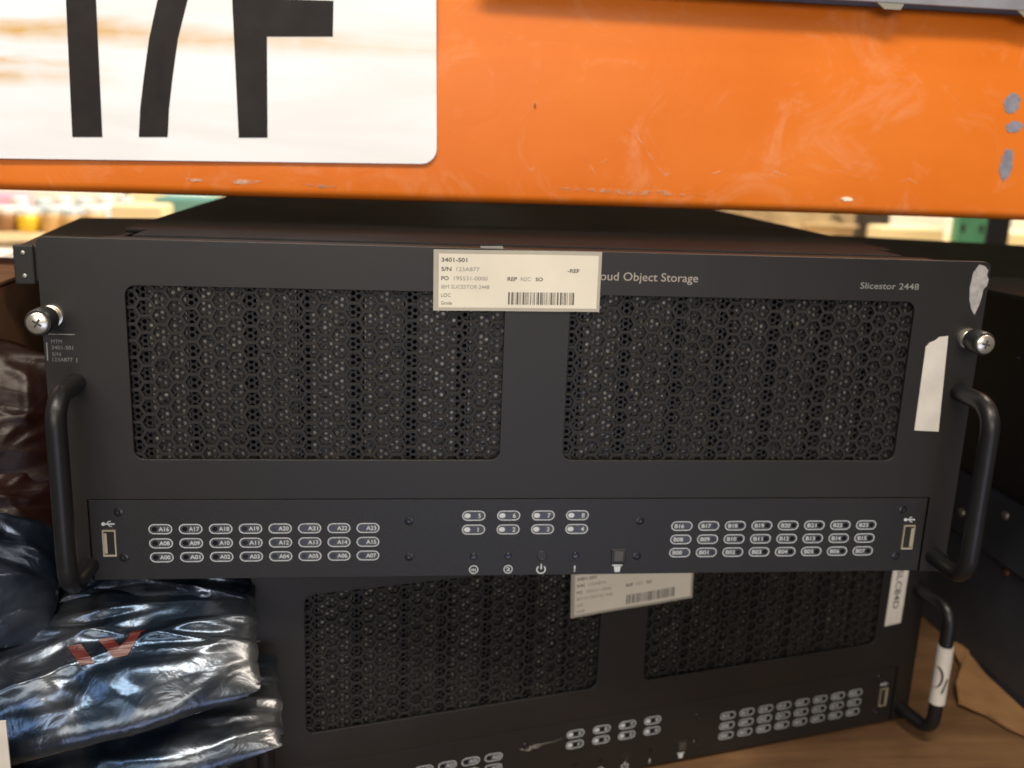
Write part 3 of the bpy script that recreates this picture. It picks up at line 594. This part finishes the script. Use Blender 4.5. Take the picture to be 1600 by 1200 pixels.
MB().box(-420, 0, 0, 310, .2, wh-3).obj('carton_body', WHITEC, wcar, bevel=1.5); MB().box(-421, 1, -1, 154, wh-2.8, wh).obj('flap', WHITEC, wcar, bevel=.6); MB().box(-421, 1, 156, 311, wh-2.8, wh).obj('flap', WHITEC, wcar, bevel=.6)
cp = [onZ(p_, 151.5) for p_ in ((1306, 368), (1600, 384), (1660, 387))]
cv = MB(); pl = [(cp[0].x, cp[0].y), (cp[1].x, cp[1].y), (cp[2].x, cp[2].y), (700, 40), (300, 30), (232, 330)]
cv.add([(x, y, 0) for x, y in pl]+[(x, y, 2.2) for x, y in pl], [tuple(range(5, -1, -1)), tuple(range(6, 12))]+[(k, (k+1) % 6, (k+1) % 6+6, k+6) for k in range(6)])
tag(cv.obj('cover_sheet', LID, None, (0, 0, ZD+150.4+180.4)), 'flat black steel cover lying on the matte black chassis', 'cover')
# crumpled antistatic bags
def foil_mat(name, c_dark, c_light, rough, metal, tint=None, sc=9):
    m = bpy.data.materials.new(name); m.use_nodes = True; nt = m.node_tree; N = nt.nodes; L = nt.links; b = N['Principled BSDF']
    b.inputs['Metallic'].default_value = metal; b.inputs['Roughness'].default_value = rough
    tc = N.new('ShaderNodeTexCoord'); n = N.new('ShaderNodeTexNoise'); n.inputs['Scale'].default_value = sc; n.inputs['Detail'].default_value = 5; n.inputs['Distortion'].default_value = 1.0
    L.new(tc.outputs['Object'], n.inputs['Vector'])
    r = N.new('ShaderNodeValToRGB'); r.color_ramp.elements[0].position = .42; r.color_ramp.elements[1].position = .74
    r.color_ramp.elements[0].color = (*c_dark, 1); r.color_ramp.elements[1].color = (*c_light, 1); L.new(n.outputs['Fac'], r.inputs[0]); L.new(r.outputs[0], b.inputs['Base Color'])
    n2 = N.new('ShaderNodeTexNoise'); n2.inputs['Scale'].default_value = 55; n2.inputs['Detail'].default_value = 4; n2.inputs['Distortion'].default_value = 2.2; L.new(tc.outputs['Object'], n2.inputs['Vector'])
    bp = N.new('ShaderNodeBump'); bp.inputs['Strength'].default_value = .14; bp.inputs['Distance'].default_value = .003; L.new(n2.outputs['Fac'], bp.inputs['Height']); L.new(bp.outputs[0], b.inputs['Normal'])
    return m
FOIL = foil_mat('antistatic_film', (.022, .038, .066), (.23, .24, .255), .24, .85, sc=12)
FOILDARK = foil_mat('antistatic_film_dark', (.016, .024, .042), (.13, .16, .22), .26, .75, sc=14)
REDFOIL = foil_mat('red_brown_film', (.010, .0032, .0022), (.026, .0075, .005), .36, .0)
REDFOIL.node_tree.nodes['Principled BSDF'].inputs['Specular IOR Level'].default_value = .22
def bag(name, label, loc, rot, L_, W_, T_, seed, m, group=None, curl=0.0, nx=120, ny=80, wr=5.0, cat='bag', shear=.25, pinch=.45):
    """sealed pillow of thin film: upper and lower sheet meet at a flat welded rim; long folds run along it"""
    off = Vector((seed*7.3, seed*3.1, seed*1.7)); rnd = random.Random(seed)
    folds = [(rnd.uniform(-1.1, 1.1), rnd.uniform(-.5, .5), rnd.uniform(.05, .13), rnd.uniform(-1, 1)) for _ in range(9)]
    facets = [(Vector((rnd.uniform(-1, 1), rnd.uniform(-1, 1))), rnd.uniform(0, 6.28), rnd.uniform(.2, .65)) for _ in range(26)]
    def pt(u, v, s):
        e = (max(0.0, 1-abs(u)**3.5)*max(0.0, 1-abs(v)**2.4))**.6
        x = u*L_/2; y = v*W_/2*(1-pinch*max(0, u-.25)**1.6)
        f_ = 0.0
        for c, sl, wd, am in folds:                          # long soft creases
            d = (v-c-sl*u-.12*math.sin(3*u+c*5))/wd; f_ += am*math.exp(-abs(d)**1.4)
        for p_, a_, sz in facets:                            # straight kinks that end inside the sheet
            dx, dy = u-p_.x, (v-p_.y)*.7; t = dx*math.cos(a_)+dy*math.sin(a_); n_ = -dx*math.sin(a_)+dy*math.cos(a_)
            f_ += .62*max(0, 1-abs(n_)/(.055+.05*sz))*max(0, 1-abs(t)/sz)
        q = Vector((u*1.6, v*1.5, s*2.0))+off
        z = s*T_/2*e*(1+.30*noise.noise(q)) + wr*(.35+.65*e)*(f_*.6 + .5*noise.noise(q*1.7))*(1 if s > 0 else .6)
        z += 2.4*math.sin(u*5+v*3+seed)*(1-e)
        z += shear*y*.0 + curl*max(0, u-.55)**2*120
        x += 4*noise.noise(Vector((v*2.3, 0, seed)))*abs(u)**4; y += 4*noise.noise(Vector((u*3.1, 4, seed)))*abs(v)**4
        return (x, y, z)
    mb = MB(); us = [-1+2*i/nx for i in range(nx+1)]; vs_ = [-1+2*j/ny for j in range(ny+1)]
    for s in (1, -1):
        mb.add([pt(u, v, s) for v in vs_ for u in us], [(j*(nx+1)+i, j*(nx+1)+i+1, (j+1)*(nx+1)+i+1, (j+1)*(nx+1)+i) if s > 0 else (j*(nx+1)+i, (j+1)*(nx+1)+i, (j+1)*(nx+1)+i+1, j*(nx+1)+i+1) for j in range(ny) for i in range(nx)])
    me = bpy.data.meshes.new(name); me.from_pydata([(a*S, b*S, c*S) for a, b, c in mb.v], [], mb.f); me.materials.append(m)
    bm = bmesh.new(); bm.from_mesh(me); bmesh.ops.remove_doubles(bm, verts=bm.verts, dist=2e-5); bm.to_mesh(me); bm.free()
    me.polygons.foreach_set('use_smooth', [True]*len(me.polygons))
    o = link(name, me, None, loc); o.rotation_euler = [math.radians(a) for a in rot]; tag(o, label, cat, group)
    return o, pt
G = 'crumpled antistatic bags piled beside the servers'
pile = empty('open_carton', (-305, 0, ZD)); tag(pile, 'brown cardboard carton underneath the pile of antistatic bags', 'carton')
MB().box(-140, 140, -75, 40, .3, 48).obj('carton_body', CARD, pile, bevel=1)
bag('antistatic_bag', 'flattened silver antistatic bag at the bottom of the pile', (-275, -18, -114), (10, -6, 5), 250, 84, 34, 1, FOIL, G, 0)
bag('antistatic_bag', 'silver antistatic bag with its curled end in front of the lower server', (-252, -22, -84), (22, -9, 6), 246, 82, 34, 2, FOIL, G, .10)
b1, p1 = bag('antistatic_bag', 'blue-grey antistatic bag with red print on top of the pile', (-258, -20, -46), (30, -10, 5), 236, 88, 36, 3, FOIL, G, -.04)
bag('antistatic_bag', 'dark bulging antistatic bag pushed against the left server handle', (-318, 0, 8), (32, 10, 10), 150, 90, 50, 4, FOILDARK, G, -.03)
bag('antistatic_bag', 'dark antistatic bag tucked below the upper server corner', (-214, 14, -22), (40, -8, -2), 130, 62, 22, 5, FOILDARK, G, 0)
bag('plastic_bag', 'dark red-brown crumpled plastic bag hanging in front of the brown carton', (-318, 44, 78), (68, 6, 6), 130, 90, 26, 6, REDFOIL, None, 0)
bag('plastic_bag', 'dark red-brown crumpled plastic bag slumped above the bulging antistatic bag', (-314, 34, 46), (45, 10, 8), 130, 70, 26, 8, REDFOIL, None, 0)
for k, (u0, v0, u1, v1) in enumerate(((.27, .06, .33, -.22), (.39, .10, .46, -.20), (.53, .12, .46, -.20))):
    nseg = 10; vs = []; mbp = MB()
    for i in range(nseg+1):
        u = u0+(u1-u0)*i/nseg; v = v0+(v1-v0)*i/nseg
        for du in (-.028, .028): x, y, z = p1(u+du, v, 1); vs.append((x, y-.1, z+.5))
    mbp.add(vs, [(2*i, 2*i+1, 2*i+3, 2*i+2) for i in range(nseg)])
    mbp.obj('red_print', mat('red_ink', (.085, .014, .012), .4), b1)
card = MB().box(0, 60, 0, .8, 0, 60).obj('white_card', TAPE, None, tuple(onY((9, 1127), -78)-Vector((60, 0, 60))), 0); tag(card, 'white card standing at the edge of the bag pile', 'card')

# ------------------------------------------------------------------ far shelf seen through the gap
ZF = -22.0
fs_ = empty('far_shelf', (0, 1780, ZF)); tag(fs_, 'pale wooden shelf in the next bay carrying jars and cartons', 'shelf')
for k in range(5): MB().box(-1500, 3000, k*190, k*190+184, -20, 0).obj('shelf_board', PALEWOOD, fs_, bevel=1)
MB().box(-1500, 3000, -4, -1, -150, -2).obj('front_board', PALEWOOD, fs_)
JC = {}
def jar(px, py_top, Y, dia, body, cap, label, group):
    top = onY((px, py_top), Y); h = max(40, top.z-ZF)
    r = dia/2; e = empty('storage_jar', (top.x, Y, ZF)); tag(e, label, 'jar', group)
    MB().lathe_z([(r*.92, .2), (r, 3), (r, h*.62), (r*.9, h*.7), (r*.72, h*.74)], 20).obj('jar_body', body, e, smooth=True)
    MB().lathe_z([(r*.78, h*.73), (r*.8, h*.76), (r*.8, h*.97), (r*.7, h)], 20).obj('jar_lid', cap, e, smooth=True)
TANJ = mat('tan_contents', (.55, .34, .14), .4, var=.2, vscale=20); YEL = mat('yellow_contents', (.80, .52, .03), .4); BRN = mat('brown_contents', (.28, .14, .06), .4)
CLEAR = mat('pale_blue_plastic', (.62, .72, .80), .25, var=.15, vscale=30); WCAP = mat('white_cap', (.85, .86, .87), .35); PINK = mat('pink_plastic', (.85, .45, .62), .4)
for i, (px, b_, c_, lb) in enumerate(((-34, TANJ, WCAP, 't'), (8, BRN, WCAP, 'b'), (44, YEL, WCAP, 'y'), (80, TANJ, CLEAR, 't2'), (112, TANJ, CLEAR, 't2'), (146, TANJ, WCAP, 't'))):
    lab = {'t': 'tan jar with white lid on the far wooden shelf', 'b': 'brown jar with white lid on the far wooden shelf', 'y': 'yellow jar with white lid on the far wooden shelf', 't2': 'tan jar with pale blue lid on the far wooden shelf'}[lb]
    jar(px, 326-(i % 2)*4, 1980, 52, b_, c_, lab, 'jars on the far shelf')
for i, px in enumerate((-20, 30, 66, 98, 130, 164, 196)):
    jar(px, 306+(i*7 % 5), 2200, 50, CLEAR, WCAP if i % 2 else CLEAR, 'clear jar with white lid in the rear row' if i % 2 else 'pale blue plastic jar in the rear row', 'rear row of jars on the far shelf')
def fbox(name, x0, x1, ytop, Y, depth, m, label, cat, group=None, bottom=None):
    a = onY((x0, ytop), Y); b = onY((x1, ytop), Y); zt = (a.z+b.z)/2
    e = empty(name, (a.x, Y, ZF if bottom is None else bottom)); z0 = ZF if bottom is None else bottom
    MB().box(0, b.x-a.x, 0, depth, .2, zt-z0).obj('box_body', m, e, bevel=2)
    MB().box(4, b.x-a.x-4, 4, depth-4, zt-z0+.2, zt-z0+2).obj('box_top', m, e); return tag(e, label, cat, group)
WBOX = mat('white_carton', (.80, .77, .70), .6, var=.05, vscale=10); CREAM = mat('cream_carton', (.80, .66, .40), .6, var=.06, vscale=10); TEAL = mat('teal_plastic', (.12, .28, .26), .5); DK = mat('dark_plastic', (.03, .02, .018), .5)
fbox('cream_carton', 172, 252, 323, 1900, 120, CREAM, 'long cream carton beside the jars on the far shelf', 'carton')
fbox('teal_case', 240, 420, 313, 2120, 150, TEAL, 'teal plastic case behind the cream carton', 'case')
fbox('white_carton', 262, 318, 305, 2320, 160, WBOX, 'small white carton behind the teal case', 'carton')
fbox('pink_box', -40, 26, 306, 2420, 120, PINK, 'pink box behind the jars on the far shelf', 'box')
fbox('white_carton', -60, 190, 296, 2600, 60, WBOX, 'wide white carton behind the pink box', 'carton')
fbox('cream_carton', 200, 420, 296, 2600, 60, CREAM, 'wide cream carton behind the small white carton', 'carton')
wc = fbox('wooden_crate', 1090, 1340, 310, 1900, 260, PALEWOOD, 'pale wooden crate with a dark stencil mark on the far shelf', 'crate')
a = onY((1090, 310), 1900)
mb = MB(); p = [onY(q_, 1896) for q_ in ((1298, 340), (1308, 339), (1316, 347))]; stroke(mb, [(v.x-a.x, v.z-ZF) for v in p], [5, 9, 7], -3); mb.obj('stencil_mark', INK, wc)
p0 = onY((1255, 353), 1896); mb = MB().box(0, onY((1340, 353), 1896).x-p0.x, -14, -1, 0, 6).obj('crate_ledge', PALEWOOD, wc, (p0.x-a.x, 0, p0.z-ZF))
fbox('dark_device', 1343, 1392, 334, 2050, 90, DK, 'dark device between the crate and the white carton', 'device')
fbox('white_carton', 1394, 1484, 318, 2250, 200, WBOX, 'tall white carton between the dark device and green post', 'carton')
fbox('cream_carton', 1380, 1476, 358, 1960, 120, CREAM, 'low cream carton in front of the tall white carton', 'carton')
fbox('white_carton', 1562, 1680, 320, 2300, 200, WBOX, 'white carton beyond the black post', 'carton')
fbox('cream_carton', 1566, 1640, 366, 2000, 150, CREAM, 'low cream carton beyond the black post', 'carton')
fbox('backing_panel', 1060, 1760, 290, 2660, 20, WBOX, 'pale panel closing the back of the far shelf', 'panel')
GREEN = mat('green_paint', (.10, .30, .15), .45, var=.15, vscale=20)
gp = empty('rack_upright', tuple(onZ((0, 0), 0)*0)); a = onY((1478, 350), 1800); b = onY((1522, 350), 1800)
gp.location = Vector((a.x, 1745, -1200))*S; tag(gp, 'green perforated rack upright in front of the far shelf', 'upright')
MB().box(0, b.x-a.x, 0, 30, 0, 2600).obj('post', GREEN, gp, bevel=2)
for k in range(24):
    for xx in (.18, .82):
        q_ = MB().prism([((b.x-a.x)*xx+6*math.cos(math.radians(t)), 11*math.sin(math.radians(t))) for t in range(0, 360, 45)], -.6, -.1).obj('keyhole', DK, gp, (0, 0, 920+k*50))
bp_ = empty('black_upright'); a = onY((1523, 350), 1800); b = onY((1560, 350), 1800); bp_.location = Vector((a.x+1, 1750, -1200))*S
tag(bp_, 'black steel upright beside the green rack upright', 'upright')
MB().box(0, b.x-a.x, 0, 30, 0, 2600).obj('post', DK, bp_, bevel=2); MB().box(6, b.x-a.x-6, -1.5, -.2, 0, 2590).obj('front_web', RUBBER, bp_)
